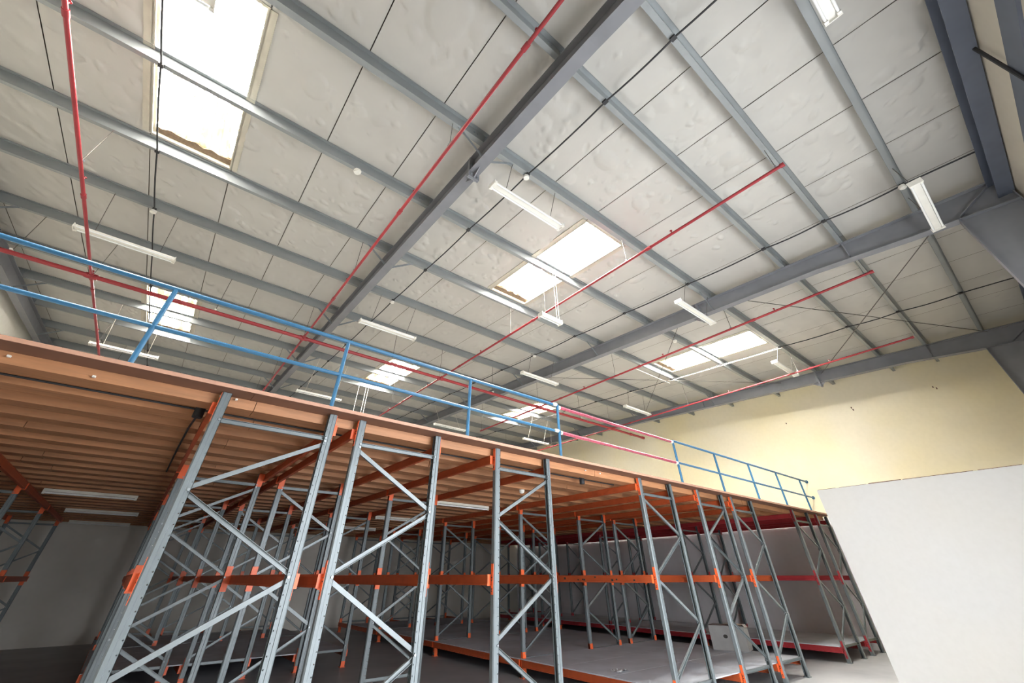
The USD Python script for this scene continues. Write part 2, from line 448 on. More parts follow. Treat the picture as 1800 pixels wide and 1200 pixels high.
# ------------------------------------------------------------------ portal frames
ordn = ['first', 'second', 'third', 'fourth', 'fifth', 'sixth', 'seventh', 'eighth', 'ninth', 'tenth', 'eleventh', 'twelfth', 'thirteenth', 'fourteenth']
FL = [(-1.9, 6.55), (-0.6, 6.66), (0.9, 6.83), (2.2, 6.905), (YB - 0.02, 6.78 + 0.056 * YB)]   # lower flange line
rl = ['leftmost grey portal frame against the left end wall', 'grey portal frame crossing the picture from top middle to lower left',
      'grey portal frame with a haunch running to the right edge', 'grey portal frame in front of the cream end wall']
for i, x in enumerate(RAFT):
    t = thing('portal_frame', rl[i], 'steel frame')
    top = [(yy, PB(yy) - 0.004) for yy, _ in FL]
    obj('rafter_web', MB().prism([(a, b + 0.012) for a, b in FL] + [(a, b - 0.012) for a, b in top[::-1]], 'x', x - 0.006, x + 0.006), 'rafter_paint', t)
    m = MB()
    for (a, b), (c, d) in zip(FL[:-1], FL[1:]):
        m.prism([(a, b), (c, d), (c, d + 0.014), (a, b + 0.014)], 'x', x - 0.09, x + 0.09)
    obj('lower_flange', m, 'rafter_paint', t)
    a, c = FL[0][0], FL[-1][0]
    obj('upper_flange', MB().prism([(a, PB(a) - 0.016), (c, PB(c) - 0.016), (c, PB(c) - 0.002), (a, PB(a) - 0.002)], 'x', x - 0.09, x + 0.09), 'rafter_paint', t)
    yc = -0.72 if i == 3 else -1.20
    fz = float(np.interp(yc, [q[0] for q in FL], [q[1] for q in FL]))
    m = MB().prism([(-1.9, 0.0), (yc, 0.0), (yc, fz), (-1.9, 6.55)], 'x', x - 0.006, x + 0.006).box(x - 0.09, x + 0.09, yc - 0.014, yc, 0, fz - 0.002).box(x - 0.09, x + 0.09, -1.914, -1.9, 0, 7.0)
    obj('column', m, 'rafter_paint', t)
    if i in (2, 3):
        m = MB()
        for s in (-1, 1):
            m.bar((x + s * 0.045, -1.80, 7.02), (x + s * 0.045, -1.24, 6.66), 0.075, 0.012)
        obj('corner_stiffener', m, 'rafter_paint', t)
    m = MB()
    for s in (-1, 1):
        for yy in ([0.3] if i != 3 else [0.3, 7.2]):
            m.box(x + s * 0.008, x + s * 0.085, yy - 0.008, yy + 0.008, 6.80 + 0.06 * yy, PB(yy) - 0.02)
    obj('web_stiffener', m, 'rafter_paint', t)
    ys_ = 3.45 if i != 3 else 3.15
    zf = 6.905 + 0.056 * (ys_ - 2.2)
    m = MB()
    for s in (-1, 1):
        m.box(x - 0.10, x + 0.10, ys_ + s * 0.014 - 0.011, ys_ + s * 0.014 + 0.011, zf - 0.13, PB(ys_) - 0.02)
        m.prism([(ys_ + s * 0.03, zf + 0.005), (ys_ + s * 0.22, zf + 0.015), (ys_ + s * 0.03, zf - 0.12)], 'x', x - 0.007, x + 0.007)
    obj('splice_plate', m, 'rafter_paint', t, label='bolted splice plate under the rafter')
    m = MB()
    for sx in (-1, 1):
        for sz in (-0.085, 0.07, 0.17):
            m.tube([(x + sx * 0.06, ys_ - 0.055, zf + sz), (x + sx * 0.06, ys_ + 0.055, zf + sz)], 0.016, 6)
    obj('splice_bolt', m, 'galvanised', t, kind='stuff')
    for yy in PUR[3::2][:8]:                                     # fly braces from purlin to lower flange
        for s in (-1, 1):
            if (i == 0 and s < 0):
                continue
            p = (x + s * 0.55, yy + 0.03, PB(yy) + 0.02)
            q = (x + s * 0.08, yy + 0.03, 6.782 + 0.056 * yy + 0.02)
            obj('fly_brace', MB().bar(p, q, 0.045, 0.006, (0, 1, 0)), 'galvanised', t)
    for yy in PUR:
        obj('purlin_cleat', MB().box(x - 0.075, x + 0.075, yy - 0.012, yy - 0.004, PB(yy) - 0.002, PB(yy) + 0.16), 'galvanised', t)

# ------------------------------------------------------------------ purlins (Z sections), each a thing
rg = random.Random(5)
for i, yy in enumerate(PUR):
    t = thing('roof_purlin', f'galvanised Z-section roof purlin, {ordn[i]} from the door side', 'purlin', group=None)
    z0 = PB(yy)
    big = 1.25 if i == 3 else 1.0
    fl = 0.075 * big
    prof = [(yy, z0), (yy + fl, z0 + S * fl), (yy + fl, z0 + 0.018), (yy + fl - 0.003, z0 + 0.018), (yy + fl - 0.003, z0 + 0.004), (yy + 0.003, z0 + 0.003),
            (yy + 0.003, z0 + 0.194), (yy - 0.065, z0 + 0.190), (yy - 0.065, z0 + 0.174), (yy - 0.062, z0 + 0.174), (yy - 0.062, z0 + 0.187), (yy, z0 + 0.191)]
    cuts = [XL + 0.02] + [r for r in RAFT[1:]] + [XR - 0.02]
    for a, b in zip(cuts[:-1], cuts[1:]):
        obj('purlin_length', MB().prism(prof, 'x', a + 0.002, b - 0.002), 'purlin_steel', t)
    m = MB()
    for r in RAFT[1:]:
        for dx in (-0.28, -0.22, 0.22, 0.28):
            m.tube([(r + dx, yy - 0.012, z0 + 0.1), (r + dx, yy - 0.001, z0 + 0.1)], 0.014, 6)
    obj('bolt', m, 'galvanised', t, kind='stuff')
# eaves beam and header steel on the front wall
obj('eaves_beam', MB().prism([(-1.93, 6.72), (-1.74, 6.72), (-1.74, 6.735), (-1.86, 6.735), (-1.86, 6.98), (-1.74, 6.98), (-1.74, 6.995), (-1.93, 6.995)], 'x', XL + 0.02, XR - 0.02),
    'dark_steel', label='dark blue-grey eaves beam along the top right corner', cat='beam')
obj('door_header', MB().prism([(-1.949, 5.95), (-1.917, 5.95), (-1.917, 6.24), (-1.949, 6.24)], 'x', XL + 0.02, XR - 0.02), 'dark_steel',
    label='dark steel rail across the eaves wall, extreme top right', cat='beam')
obj('wall_conduit', MB().tube([(5.6, -1.90, 7.22), (5.6, -1.90, 4.6)], 0.02, 8), 'cable_black', smooth=40, label='dark vertical conduit on the eaves wall, top right', cat='conduit')

# ------------------------------------------------------------------ bracing rods in the right bay
for lab, rods in (('thin crossed steel bracing rods in the right bay nearest the eaves', (((9.6, -0.95, 6.97), (15.9, 2.95, 7.17)), ((9.25, 2.7, 7.21), (15.9, -0.95, 7.01)))),
                  ('thin crossed steel bracing rods around the right rooflight', (((9.2, 9.75, 7.54), (15.9, 4.2, 7.24)), ((9.2, 4.0, 7.27), (15.9, 9.9, 7.58))))):
    t = thing('cross_bracing', lab, 'bracing')
    for p, q in rods:
        obj('bracing_rod', MB().tube([p, q], 0.009, 6), 'wire_dark', t, smooth=40)

# ------------------------------------------------------------------ red sprinkler pipes
ZP = 6.70


def pipe(name, pts, r, label, couplings=(), mat_='pipe_red', ends=True):
    t = thing(name, label, 'pipe', group=None)
    obj('pipe_run', MB().tube(pts, r, 12), mat_, t, smooth=40)
    p, q = np.array(pts[0], float), np.array(pts[-1], float)
    d = (q - p) / np.linalg.norm(q - p)
    for s in couplings:
        c = p + d * s
        obj('coupling', MB().tube([c - d * 0.05, c + d * 0.05], r * 1.35, 12), mat_, t, smooth=40)
    if ends:
        obj('end_cap', MB().tube([p - d * 0.01, p + d * 0.05], r * 1.4, 12), mat_, t, smooth=40)
    return t


def hanger(t, x, yy, z, dx=0.0):
    """thin rod from the nearest purlin down to the pipe with a clip"""
    m = MB().tube([(x + dx, yy + 0.04, PB(yy) + 0.003), (x, yy + 0.04, z + 0.03)], 0.005, 5)
    obj('hanger_rod', m, 'wire_dark', t)
    obj('hanger_clip', MB().box(x - 0.028, x + 0.028, yy + 0.025, yy + 0.055, z + 0.018, z + 0.05), 'galvanised', t)


main_pipe = pipe('sprinkler_main', [(XL + 0.02, 10.30, ZP), (16.0, 10.30, ZP)], 0.045, 'thick red sprinkler main running behind the blue handrail', (2.4, 6.6, 10.8, 14.9, 20.4), ends=False)
obj('end_cap', MB().tube([(15.98, 10.3, ZP), (16.1, 10.3, ZP)], 0.06, 12), 'pipe_red', main_pipe, smooth=40)
for x in (-4.0, -0.6, 3.9, 7.6, 12.0):
    m = MB().tube([(x, 10.34, PB(10.3) + 0.003), (x, 10.34, ZP + 0.05)], 0.006, 5)
    obj('hanger_rod', m, 'wire_dark', main_pipe)
    obj('hanger_clip', MB().box(x - 0.02, x + 0.02, 10.25, 10.36, ZP + 0.042, ZP + 0.07), 'white_metal', main_pipe)
branches = [(-2.80, -1.4, 17.5, 'red sprinkler branch pipe at far left crossing the picture top to deck'),
            (1.41, -1.0, 17.5, 'red sprinkler branch pipe beside the central grey rafter'),
            (5.53, 0.20, 16.5, 'red sprinkler branch pipe ending in the middle bay by the cables'),
            (9.72, 0.16, 14.0, 'red sprinkler branch pipe ending in the right bay'),
            (13.85, 0.35, 20.0, 'thin red sprinkler branch along the rafter by the cream wall')]
for k, (x, y0, y1, lab) in enumerate(branches):
    t = pipe('sprinkler_branch', [(x, y0, ZP), (x, y1, ZP)], 0.026 if k != 4 else 0.024, lab, [s for s in np.arange(2.4, y1 - y0 - 0.5, 3.3)], ends=k > 1)
    obj('tee', MB().tube([(x, 10.18, ZP), (x, 10.42, ZP)], 0.042, 10).tube([(x - 0.1, 10.30, ZP), (x + 0.1, 10.30, ZP)], 0.058, 10), 'pipe_red', t, smooth=40)
    for j, yy in enumerate(PUR):
        if y0 - 0.2 < yy < y1 and j % 2 == 1:
            hanger(t, x, yy, ZP, dx=0.0)
    for yy in np.arange(max(y0 + 1.9, 1.2), y1, 3.0):             # upright sprinkler heads
        obj('sprinkler_head', MB().tube([(x, yy, ZP + 0.02), (x, yy, ZP + 0.07)], 0.012, 8).tube([(x, yy, ZP + 0.07), (x, yy, ZP + 0.078)], 0.024, 8), 'pipe_red', t)

# ------------------------------------------------------------------ black cables under the purlins, white junction boxes
for k, (x, lab) in enumerate([(-2.21, 'black power cable strung below the purlins at far left'), (2.93, 'black power cable strung across the middle bay'),
                              (8.0, 'black power cable right of centre with white ring'), (13.1, 'black power cable in the right bay before the cream wall')]):
    t = thing('power_cable', lab, 'cable')
    pts = []
    for a, b in zip(PUR[:-1], PUR[1:]):
        for u in np.linspace(0, 1, 6)[:-1]:
            yy = a + (b - a) * u
            pts.append((x, yy, PB(yy) - 0.02 - 0.03 * 4 * u * (1 - u)))
    pts = [(x, -1.85, PB(-1.85) - 0.03)] + pts + [(x, PUR[-1], PB(PUR[-1]) - 0.02)]
    obj('cable_run', MB().tube(pts, 0.013, 8), 'cable_black', t, smooth=50)
    for j, yy in enumerate(PUR):
        obj('cable_clip', MB().box(x - 0.03, x + 0.03, yy - 0.01, yy + 0.06, PB(yy) - 0.035, PB(yy) - 0.001), 'cable_black', t)
    for yy in {0: (8.55,), 1: (3.12, 8.55), 2: (-0.86, 8.55), 3: ()}[k]:
        obj('junction_box', MB().tube([(x, yy, PB(yy) - 0.085), (x, yy, PB(yy) - 0.033)], 0.05, 14), 'white_plastic', t, smooth=40, label='round white junction box')

# white conduit beside the right rooflight
t = thing('conduit', 'thin white conduit beside the right rooflight, before the cream wall', 'conduit')
obj('conduit_run', MB().tube([(13.2, 3.05, PB(3.05) - 0.02), (13.2, 8.6, PB(8.6) - 0.02)], 0.014, 8), 'wire_white', t, smooth=40)
obj('conduit_drop', MB().tube([(13.2, 6.9, PB(6.9) - 0.10), (11.1, 6.93, PB(6.9) - 0.09)], 0.012, 8), 'wire_white', t, smooth=40)

# smoke detectors on purlins
for (x, yy), lab in {(0.6, 4.95): 'round white smoke detector on a purlin in the left bay', (10.45, 4.95): 'round white smoke detector on a purlin near the right rooflight'}.items():
    t = thing('smoke_detector', lab, 'smoke detector', (x, yy, PB(yy)))
    obj('detector_base', MB().tube([(0, 0, -0.025), (0, 0, -0.001)], 0.065, 18), 'white_plastic', t, smooth=40)
    obj('detector_head', MB().tube([(0, 0, -0.055), (0, 0, -0.045), (0, 0, -0.026)], 0.05, 18), 'white_plastic', t, smooth=40)

# ------------------------------------------------------------------ twin-tube batten lights hanging on wires
def make_light(label, loc, L=1.55, twin=True):
    t = thing('batten_light', label, 'light fixture', loc, group=None)
    m = MB().prism([(-0.045, 0.03), (0.045, 0.03), (0.055, 0.075), (-0.055, 0.075)], 'x', -L / 2, L / 2)
    obj('light_body', m, 'white_metal', t)
    for s in (-1, 1):
        y0 = s * 0.062
        tb = obj('tube', MB().tube([(-L / 2 + 0.05, y0, 0.02), (L / 2 - 0.05, y0, 0.02)], 0.015, 10), 'tube_glass', t, smooth=50)
        for e in (-1, 1):
            obj('lamp_holder', MB().box(e * (L / 2 - 0.025) - 0.02, e * (L / 2 - 0.025) + 0.02, y0 - 0.02, y0 + 0.02, 0.0, 0.06), 'white_plastic', tb)
    for s in (-1, 1):
        obj('end_plate', MB().box(s * L / 2 - 0.006, s * L / 2 + 0.006, -0.085, 0.085, -0.005, 0.08), 'white_metal', t)
    return t


lx = {-2.33: 'left', 3.1: 'second', 8.41: 'third', 13.4: 'right'}
ly = {-0.95: 'row nearest the eaves', 3.28: 'near row', 8.95: 'middle row beyond the handrail', 14.65: 'far row low over the deck'}
lights = [(-2.33, 3.28, 'white batten light seen against the left rooflight, top edge'), (3.1, 3.28, 'white twin-tube batten light just right of the central rafter splice'),
          (8.41, 3.28, 'white batten light hanging under the haunched right rafter'), (13.45, 3.28, 'white batten light below the red pipe at the end wall rafter'),
          (3.1, -0.95, 'white batten light end at the very top, right of centre'), (7.98, -0.91, 'white batten light crossing the rafter at upper right'),
          (-2.33, 9.0, 'long white batten light at left, just above the blue top rail'), (3.1, 8.9, 'white batten light above the blue rail, middle bay'),
          (8.35, 8.72, 'white batten light below the splice of the haunched rafter, near centre'), (13.4, 8.6, 'white batten light by the cream wall, above the red bars'),
          (-2.33, 14.7, 'white batten light at left, just above the deck edge'), (3.15, 14.75, 'white batten light between blue posts, low over the deck, left of centre'),
          (8.8, 15.0, 'white batten light low over the deck, centre'), (13.2, 14.3, 'white batten light behind the end post of the left handrail')]
l0 = None
for x, yy, lab in lights:
    z = {3.28: 6.80 if x < 0 else 6.72, -0.95: 6.62, -0.91: 6.45}.get(yy, 6.88)
    if l0 is None:
        l0 = make_light(lab, (x, yy, z))
    else:
        copy(l0, lab, (x, yy, z))
    # suspension wires belong to each place: two wires up to the nearest purlin
    py = min(PUR, key=lambda q: abs(q - yy))
    t = thing('suspension_wire', 'wires of the ' + lab, 'wire')
    for s in (-0.5, 0.5):
        obj('wire', MB().tube([(x + s, py + 0.03, PB(py) + 0.004), (x + s, yy, z + 0.07)], 0.0055, 5), 'wire_dark' if yy < 12 else 'wire_white', t)
# short light under the middle rooflight, on white cords
t = thing('short_light', 'short white light box on cords under the middle rooflight', 'light fixture', (5.12, 4.92, 6.08))
obj('light_body', MB().prism([(-0.05, 0.0), (0.05, 0.0), (0.06, 0.06), (-0.06, 0.06)], 'x', -0.29, 0.29), 'white_metal', t)
for s in (-1, 1):
    obj('tube', MB().tube([(-0.26, s * 0.03, -0.012), (0.26, s * 0.03, -0.012)], 0.013, 8), 'tube_glass', t, smooth=50)
    obj('end_plate', MB().box(s * 0.29 - 0.008, s * 0.29 + 0.008, -0.07, 0.07, -0.03, 0.065), 'white_metal', t)
for x_, mm in ((-0.15, 'wire_dark'), (0.2, 'wire_white'), (0.27, 'wire_white')):
    obj('cord', MB().tube([(x_, 0, 0.06), (x_, 0, PB(4.92) - 6.08 + 0.004)], 0.007, 5), mm, t)
# white cords hanging from the further middle rooflight
t = thing('hanging_cord', 'white cords hanging down from the further middle rooflight', 'cord')
for x_ in (4.75, 5.05, 5.15):
    obj('cord', MB().tube([(x_, 15.7, PB(15.65) + 0.01), (x_, 15.7, 6.3)], 0.012, 5), 'wire_white', t)

# ------------------------------------------------------------------ mezzanine deck
DK0, DK1 = 3.29, 3.312
deck = thing('mezzanine_deck', 'brown-orange timber mezzanine deck carried by the racks', 'mezzanine floor')
rg = np.random.default_rng(21)
xc = [XL + 0.02, -2.7, 0.4, 2.9, 5.3, 7.8, 10.3, 12.6, 15.1, 17.50]
yc = [4.85, 6.06, 8.5, 10.94, 13.38, 15.82, 18.26, 21.3]
for a, b in zip(xc[:-1], xc[1:]):
    for c, d in zip(yc[:-1], yc[1:]):
        dz = rg.uniform(0, 0.004)
        obj('deck_panel', MB().box(a + 0.002, b - 0.002, c + 0.002, d - 0.002, DK0, DK1 - dz), 'deck_board', deck)
for a, b in zip(xc[:-1], xc[1:]):
    obj('floor_covering', MB().box(a, b, 4.86, 21.3, DK1 + 0.0005, DK1 + 0.004), 'deck_top', deck)  # unseen pale sheet, added to throw rooflight back up to the ceiling
obj('edge_lip', MB().box(XL + 0.02, 17.50, 4.838, 4.85, DK0 - 0.004, DK1 + 0.012), 'deck_edge', deck, label='pale lip along the front edge')
k = 0
for k in range(27):
    y0 = 5.12 + 0.6 * k
    xs = [XL + 0.02]
    while xs[-1] < 17.5 - 3.7:
        xs.append(xs[-1] + rg.choice([2.4, 2.9, 3.3, 3.6]))
    xs.append(17.50)
    for a, b in zip(xs[:-1], xs[1:]):
        dy = rg.uniform(-0.012, 0.012)
        w = 0.26
        p = [(y0 + dy, DK0 - 0.001), (y0 + dy + 0.012, 3.187), (y0 + dy + 0.024, 3.186), (y0 + dy + w - 0.01, 3.186), (y0 + dy + w, 3.20), (y0 + dy + w + 0.02, DK0 - 0.001)]
        obj('joist', MB().prism(p, 'x', a + 0.003, b - 0.003), 'joist_wood', deck)
# light chips and screws on the front joist
m = MB()
for x, z in ((-1.48, 3.245), (-0.9, 3.215), (0.12, 3.27), (0.27, 3.265), (5.9, 3.25), (6.3, 3.25)):
    m.box(x - 0.012, x + 0.012, 5.095, 5.125, z - 0.008, z + 0.008)
obj('screw', m, 'white_plastic', deck, label='pale chips and screws on the front joist', kind='stuff')

# ------------------------------------------------------------------ pallet racking that carries the deck
ROWS = [5.0, 8.67, 12.34, 16.01, 19.68]
COLS = [(-3.25, -2.18), (0.165, 1.30), (1.67, 2.765), (3.82, 4.87), (7.39, 8.45), (9.53, 10.61), (11.08, 12.13), (14.74, 15.84), (16.58, 17.46)]
HT = 3.285
HT_REAR = 3.183
UW, UD = 0.09, 0.08            # upright width (x) and depth (y)


def upright(side, HT=HT):
    """perforated open section; local x 0 = centre, closed outer side at side*-1; front face at y 0"""
    s = side
    t = 0.004
    m = MB()
    w2 = UW / 2
    P = lambda pts: [(s * a, b) for a, b in pts]
    outer = [(-w2 + 0.012, 0), (-0.002, 0), (0.002, 0.005), (0.010, 0.005), (0.010, 0.005 + t), (0.0, 0.005 + t), (-0.004, t), (-w2 + 0.014, t), (-w2 + t, 0.014),
             (-w2 + t, UD - 0.014), (-w2 + 0.014, UD - t), (-0.004, UD - t), (0.0, UD - 0.005 - t), (0.010, UD - 0.005 - t), (0.010, UD - 0.005), (0.002, UD - 0.005), (-0.002, UD),
             (-w2 + 0.012, UD), (-w2, UD - 0.012), (-w2, 0.012)]
    pts = P(outer)
    if s < 0:
        pts = pts[::-1]
    m.prism(Polygon(pts), 'z', 0.012, HT)
    # perforated side faces (front and back) on the inner half
    face = sbox(0.010, 0, w2, HT - 0.012)
    holes = [Point(0.030, z).buffer(0.0062, quad_segs=2) for z in np.arange(0.10, HT - 0.05, 0.0855)]
    face = face.difference(unary_union(holes))
    for yy in (0.005, UD - 0.005 - t):
        q = Polygon([(s * a, b + 0.012) for a, b in face.exterior.coords], [[(s * a, b + 0.012) for a, b in h.coords] for h in face.interiors])
        m.prism(q, 'y', yy, yy + t)
    # return lips
    m.box(*(sorted((s * (w2 - t), s * w2))), 0.005, 0.022, 0.012, HT)
    m.box(*(sorted((s * (w2 - t), s * w2))), UD - 0.022, UD - 0.005, 0.012, HT)
    return m


def shifted(mb, dx, dy=0, dz=0):
    v, f = mb.get()
    return MB().add(v + [dx, dy, dz], f)


NODE = [2.97, 2.355, 1.70, 1.04, 0.38]
UPS = {True: (upright(1), upright(-1)), False: (upright(1, HT_REAR), upright(-1, HT_REAR))}


def make_frame(xl, xr, flip, loc, label, front):
    """origin: middle of the frame's front line on the floor"""
    w = (xr - xl)
    t = thing('upright_frame', label, 'rack frame', loc, group=None)
    for s, U in zip((-1, 1), UPS[front]):
        up = obj('upright', shifted(U, s * w / 2), 'rack_steel', t)
        fp = MB().box(s * w / 2 - 0.06, s * w / 2 + 0.06, -0.02, UD + 0.02, 0, 0.012).box(s * w / 2 - 0.047, s * w / 2 + 0.047, -0.004, 0.0, 0.012, 0.11)
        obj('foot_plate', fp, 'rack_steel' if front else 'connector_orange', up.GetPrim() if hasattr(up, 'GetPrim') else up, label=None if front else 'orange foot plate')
    yb = UD / 2
    a, b = -w / 2 + 0.02, w / 2 - 0.02
    obj('horizontal_brace', MB().chan((a, yb, 3.005), (b, yb, 3.005), 0.045, 0.03, 0.003, (0, -1, 0)), 'rack_brace', t)
    obj('horizontal_brace', MB().chan((a, yb, 0.30), (b, yb, 0.30), 0.045, 0.03, 0.003, (0, -1, 0)), 'rack_brace', t)
    sgn = 1 if flip else -1
    for i in range(4):
        p = (a if sgn < 0 else b, yb, NODE[i] - 0.025)
        q = (b if sgn < 0 else a, yb, NODE[i + 1] + 0.025)
        obj('diagonal_brace', MB().chan(p, q, 0.042, 0.03, 0.003, (0, -1 if i % 2 else 1, 0)), 'rack_brace', t)
        sgn = -sgn
    m = MB()
    sgn = 1 if flip else -1
    for i, z in enumerate(NODE):
        xx = (-w / 2 if sgn < 0 else w / 2)
        m.tube([(xx * 0.955, -0.008, z), (xx * 0.955, UD + 0.008, z)], 0.013, 8)
        sgn = -sgn
    for s in (-1, 1):
        m.tube([(s * w / 2 * 0.955, -0.008, 3.005), (s * w / 2 * 0.955, UD + 0.008, 3.005)], 0.011, 8)
    obj('bolt', m, 'galvanised', t, kind='stuff')
    return t


cname = ['far left aisle line', 'first line from left', 'second line from left', 'third line from left', 'fourth line from left', 'fifth line from left', 'sixth line from left',
         'seventh line, crimson beams', 'last line beside the white wall']
rname = ['front row', 'second row', 'third row', 'fourth row', 'back row']
for c, (xl, xr) in enumerate(COLS):
    first = None
    for r, yy in enumerate(ROWS):
        if r == 1:
            first = None
        lab = f'grey perforated upright frame with zigzag bracing, {rname[r]}, {cname[c]}'
        loc = ((xl + xr) / 2, yy, 0)
        if first is None:
            first = make_frame(xl, xr, c in (1, 3, 5), loc, lab, r == 0)
        else:
            copy(first, lab, loc)

# beams: one length between rows, copied. origin: at the near post's front face, beam's top, beam centre in x
BL = ROWS[1] - ROWS[0]


def make_beam(name, sidex, mat_, cmat, label, loc, worn=False, up=(0.115, 0.115)):
    t = thing(name, label, 'rack beam', loc, kind='thing')
    hb = 0.112
    prof = [(-0.022, 0), (0.022, 0), (0.022, -0.012), (0.018, -0.02), (0.018, -0.092), (0.022, -0.10), (0.022, -hb), (-0.022, -hb), (-0.022, -0.10), (-0.018, -0.092), (-0.018, -0.02), (-0.022, -0.012)]
    obj('beam_body', MB().prism(Polygon(prof[::-1]), 'y', UD + 0.004, BL - 0.004), mat_, t)
    # connectors: a hooked plate against the post's outer side, wrapped over its face
    s = sidex                                  # side of the beam the post is on (+1: post lies at +x)
    for y0, wrap, zt in ((0.0, UD + 0.001, up[0]), (BL, -0.005, up[1])):
        m = MB().box(*sorted((s * 0.022, s * 0.0265)), y0 + 0.015, y0 + 0.062, -0.205, zt)
        if y0 > 0:
            m.box(*sorted((s * 0.024, s * 0.112)), y0 + wrap, y0 + wrap + 0.004, -0.205, zt)
        m.box(-0.02, 0.024, y0 + (UD - 0.002 if y0 == 0 else -0.004), y0 + (UD + 0.004 if y0 == 0 else 0.002), -0.118, min(zt, 0.004))
        m.box(*sorted((s * 0.022, s * 0.0265)), *((y0 + 0.05, y0 + UD + 0.004) if y0 == 0 else (y0 - 0.004, y0 + 0.03)), -0.112, 0.0)
        obj('end_connector', m, cmat, t)
    m = MB()
    for y0 in (0.0, BL):
        for z in (-0.17, -0.15, -0.06, -0.03):
            m.box(*sorted((s * 0.0195, s * 0.0225)), y0 + 0.03, y0 + 0.05, z - 0.006, z + 0.006)
    obj('connector_slot', m, 'soil_dark', t, kind='stuff')
    if worn:
        m = MB()
        rr = np.random.default_rng(8)
        for _ in range(9):
            yy, zz, q = rr.uniform(0.4, BL - 0.3), rr.uniform(-0.085, -0.03), rr.uniform(0.008, 0.018)
            m.box(-0.0225, -0.0175, yy - q, yy + q * 2, zz - q, zz + q)
        obj('worn_patch', m, 'soil_dark', t, label='dark scuffed holes', kind='stuff')
    return t


LV = {'top': 3.183, 'mid': 1.725, 'low': 0.292}
lvn = {'top': 'under the deck', 'mid': 'at mid height', 'low': 'near the floor'}
bay = ['front bay', 'second bay', 'third bay', 'back bay']
protos = {}
for c, (xl, xr) in enumerate(COLS):
    crim = c >= 7
    for side, x in (('left', xl), ('right', xr)):
        bx = x - UW / 2 - 0.0275 if side == 'left' else x + UW / 2 + 0.0275
        sx = 1 if side == 'left' else -1
        for lv in ('top', 'mid', 'low'):
            for k in range(4):
                if lv == 'low' and c in (0, 1, 2, 3) and k < 2:
                    continue
                worn = (c == 4 and side == 'left' and lv == 'mid' and k == 0)
                col = 'crimson' if crim else ('scuffed orange' if worn else 'orange')
                lab = f'{col} rack beam {lvn[lv]}, {bay[k]}, {side} post, {cname[c]}'
                loc = (bx, ROWS[k], LV[lv])
                up = (0.115, 0.115) if lv != 'top' else ((0.10, 0.0) if k == 0 else (0.0, 0.0))
                key = (sx, crim, worn, up)
                if key not in protos:
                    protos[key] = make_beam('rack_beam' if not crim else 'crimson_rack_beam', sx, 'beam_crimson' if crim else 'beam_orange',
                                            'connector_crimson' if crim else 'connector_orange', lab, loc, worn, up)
                else:
                    copy(protos[key], lab, loc)

# low platform boards on the bottom beams
for nm, xa, xb, k0, lab in (('low_platform', 7.30, 12.23, 0, 'low grey boarded platform on the bottom beams, middle racks'),
                            ('low_platform', 14.64, 17.42, 0, 'low grey boarded platform beside the white wall'),
                            ('low_platform', 0.07, 4.97, 2, 'low grey boarded platform at the back of the left racks')):
    t = thing(nm, lab, 'platform')
    ys = np.arange(ROWS[k0] + 0.09, ROWS[4], 1.22)
    n = max(2, int(round((xb - xa) / 2.44)))
    xs = np.linspace(xa, xb, n + 1)
    for a, b in zip(xs[:-1], xs[1:]):
        for c, d in zip(ys[:-1], ys[1:]):
            # boards are notched round the uprights
            sh = sbox(a + 0.004, c + 0.004, b - 0.004, d - 0.004)
            cut = [sbox(x - UW / 2 - 0.015, yy - 0.02, x + UW / 2 + 0.015, yy + UD + 0.02) for q in COLS for x in q for yy in ROWS]
            sh = sh.difference(unary_union(cut))
            for g in getattr(sh, 'geoms', [sh]):
                if g.area > 0.05:
                    obj('board', MB().prism(g, 'z', 0.2925, 0.31), 'platform_board', t)

# grey carton with a hand hole on the platform, white cloth on top
t = thing('carton', 'grey cardboard carton with a hand hole on the low platform', 'box', (11.85, 6.42, 0.31), 17)
m = MB()
m.box(-0.012, 0.0, -0.39, 0.39, 0, 0.44).box(0.50, 0.512, -0.39, 0.39, 0, 0.44).box(0, 0.5, -0.39, -0.378, 0, 0.44).box(0, 0.5, 0.378, 0.39, 0, 0.44).box(-0.012, 0.512, -0.39, 0.39, 0.432, 0.445).box(0, 0.5, -0.378, 0.378, 0.0, 0.01)
obj('carton_body', m, 'cardboard_grey', t)
an = np.linspace(0, 2 * math.pi, 15)[:-1]
m = MB().prism([(0.05 * math.cos(a) + 0.05, 0.035 * math.sin(a) + 0.25) for a in an], 'x', -0.0135, -0.011)
obj('hand_hole', m, 'soil_dark', t)
m = MB()
rr = np.random.default_rng(4)
gx, gy = np.meshgrid(np.linspace(0.05, 0.45, 12), np.linspace(-0.45, 0.05, 14), indexing='ij')
gz = 0.452 + 0.035 * meshkit.fbm(np.stack([gx * 9, gy * 9, 0 * gx], -1), 3, 2)
idx = np.arange(gx.size).reshape(gx.shape)
fq = np.stack([idx[:-1, :-1], idx[1:, :-1], idx[1:, 1:], idx[:-1, 1:]], -1).reshape(-1, 4)
gz = np.where(gy < -0.39, gz - 0.05, gz)
cloth = thing('white_wrap', 'crumpled white wrapping lying on the grey carton', 'wrapping', (11.85, 6.42, 0.31), 17)
obj('wrap_sheet', MB().add(np.stack([gx, gy, gz], -1).reshape(-1, 3), fq), 'white_plastic', cloth, smooth=True)
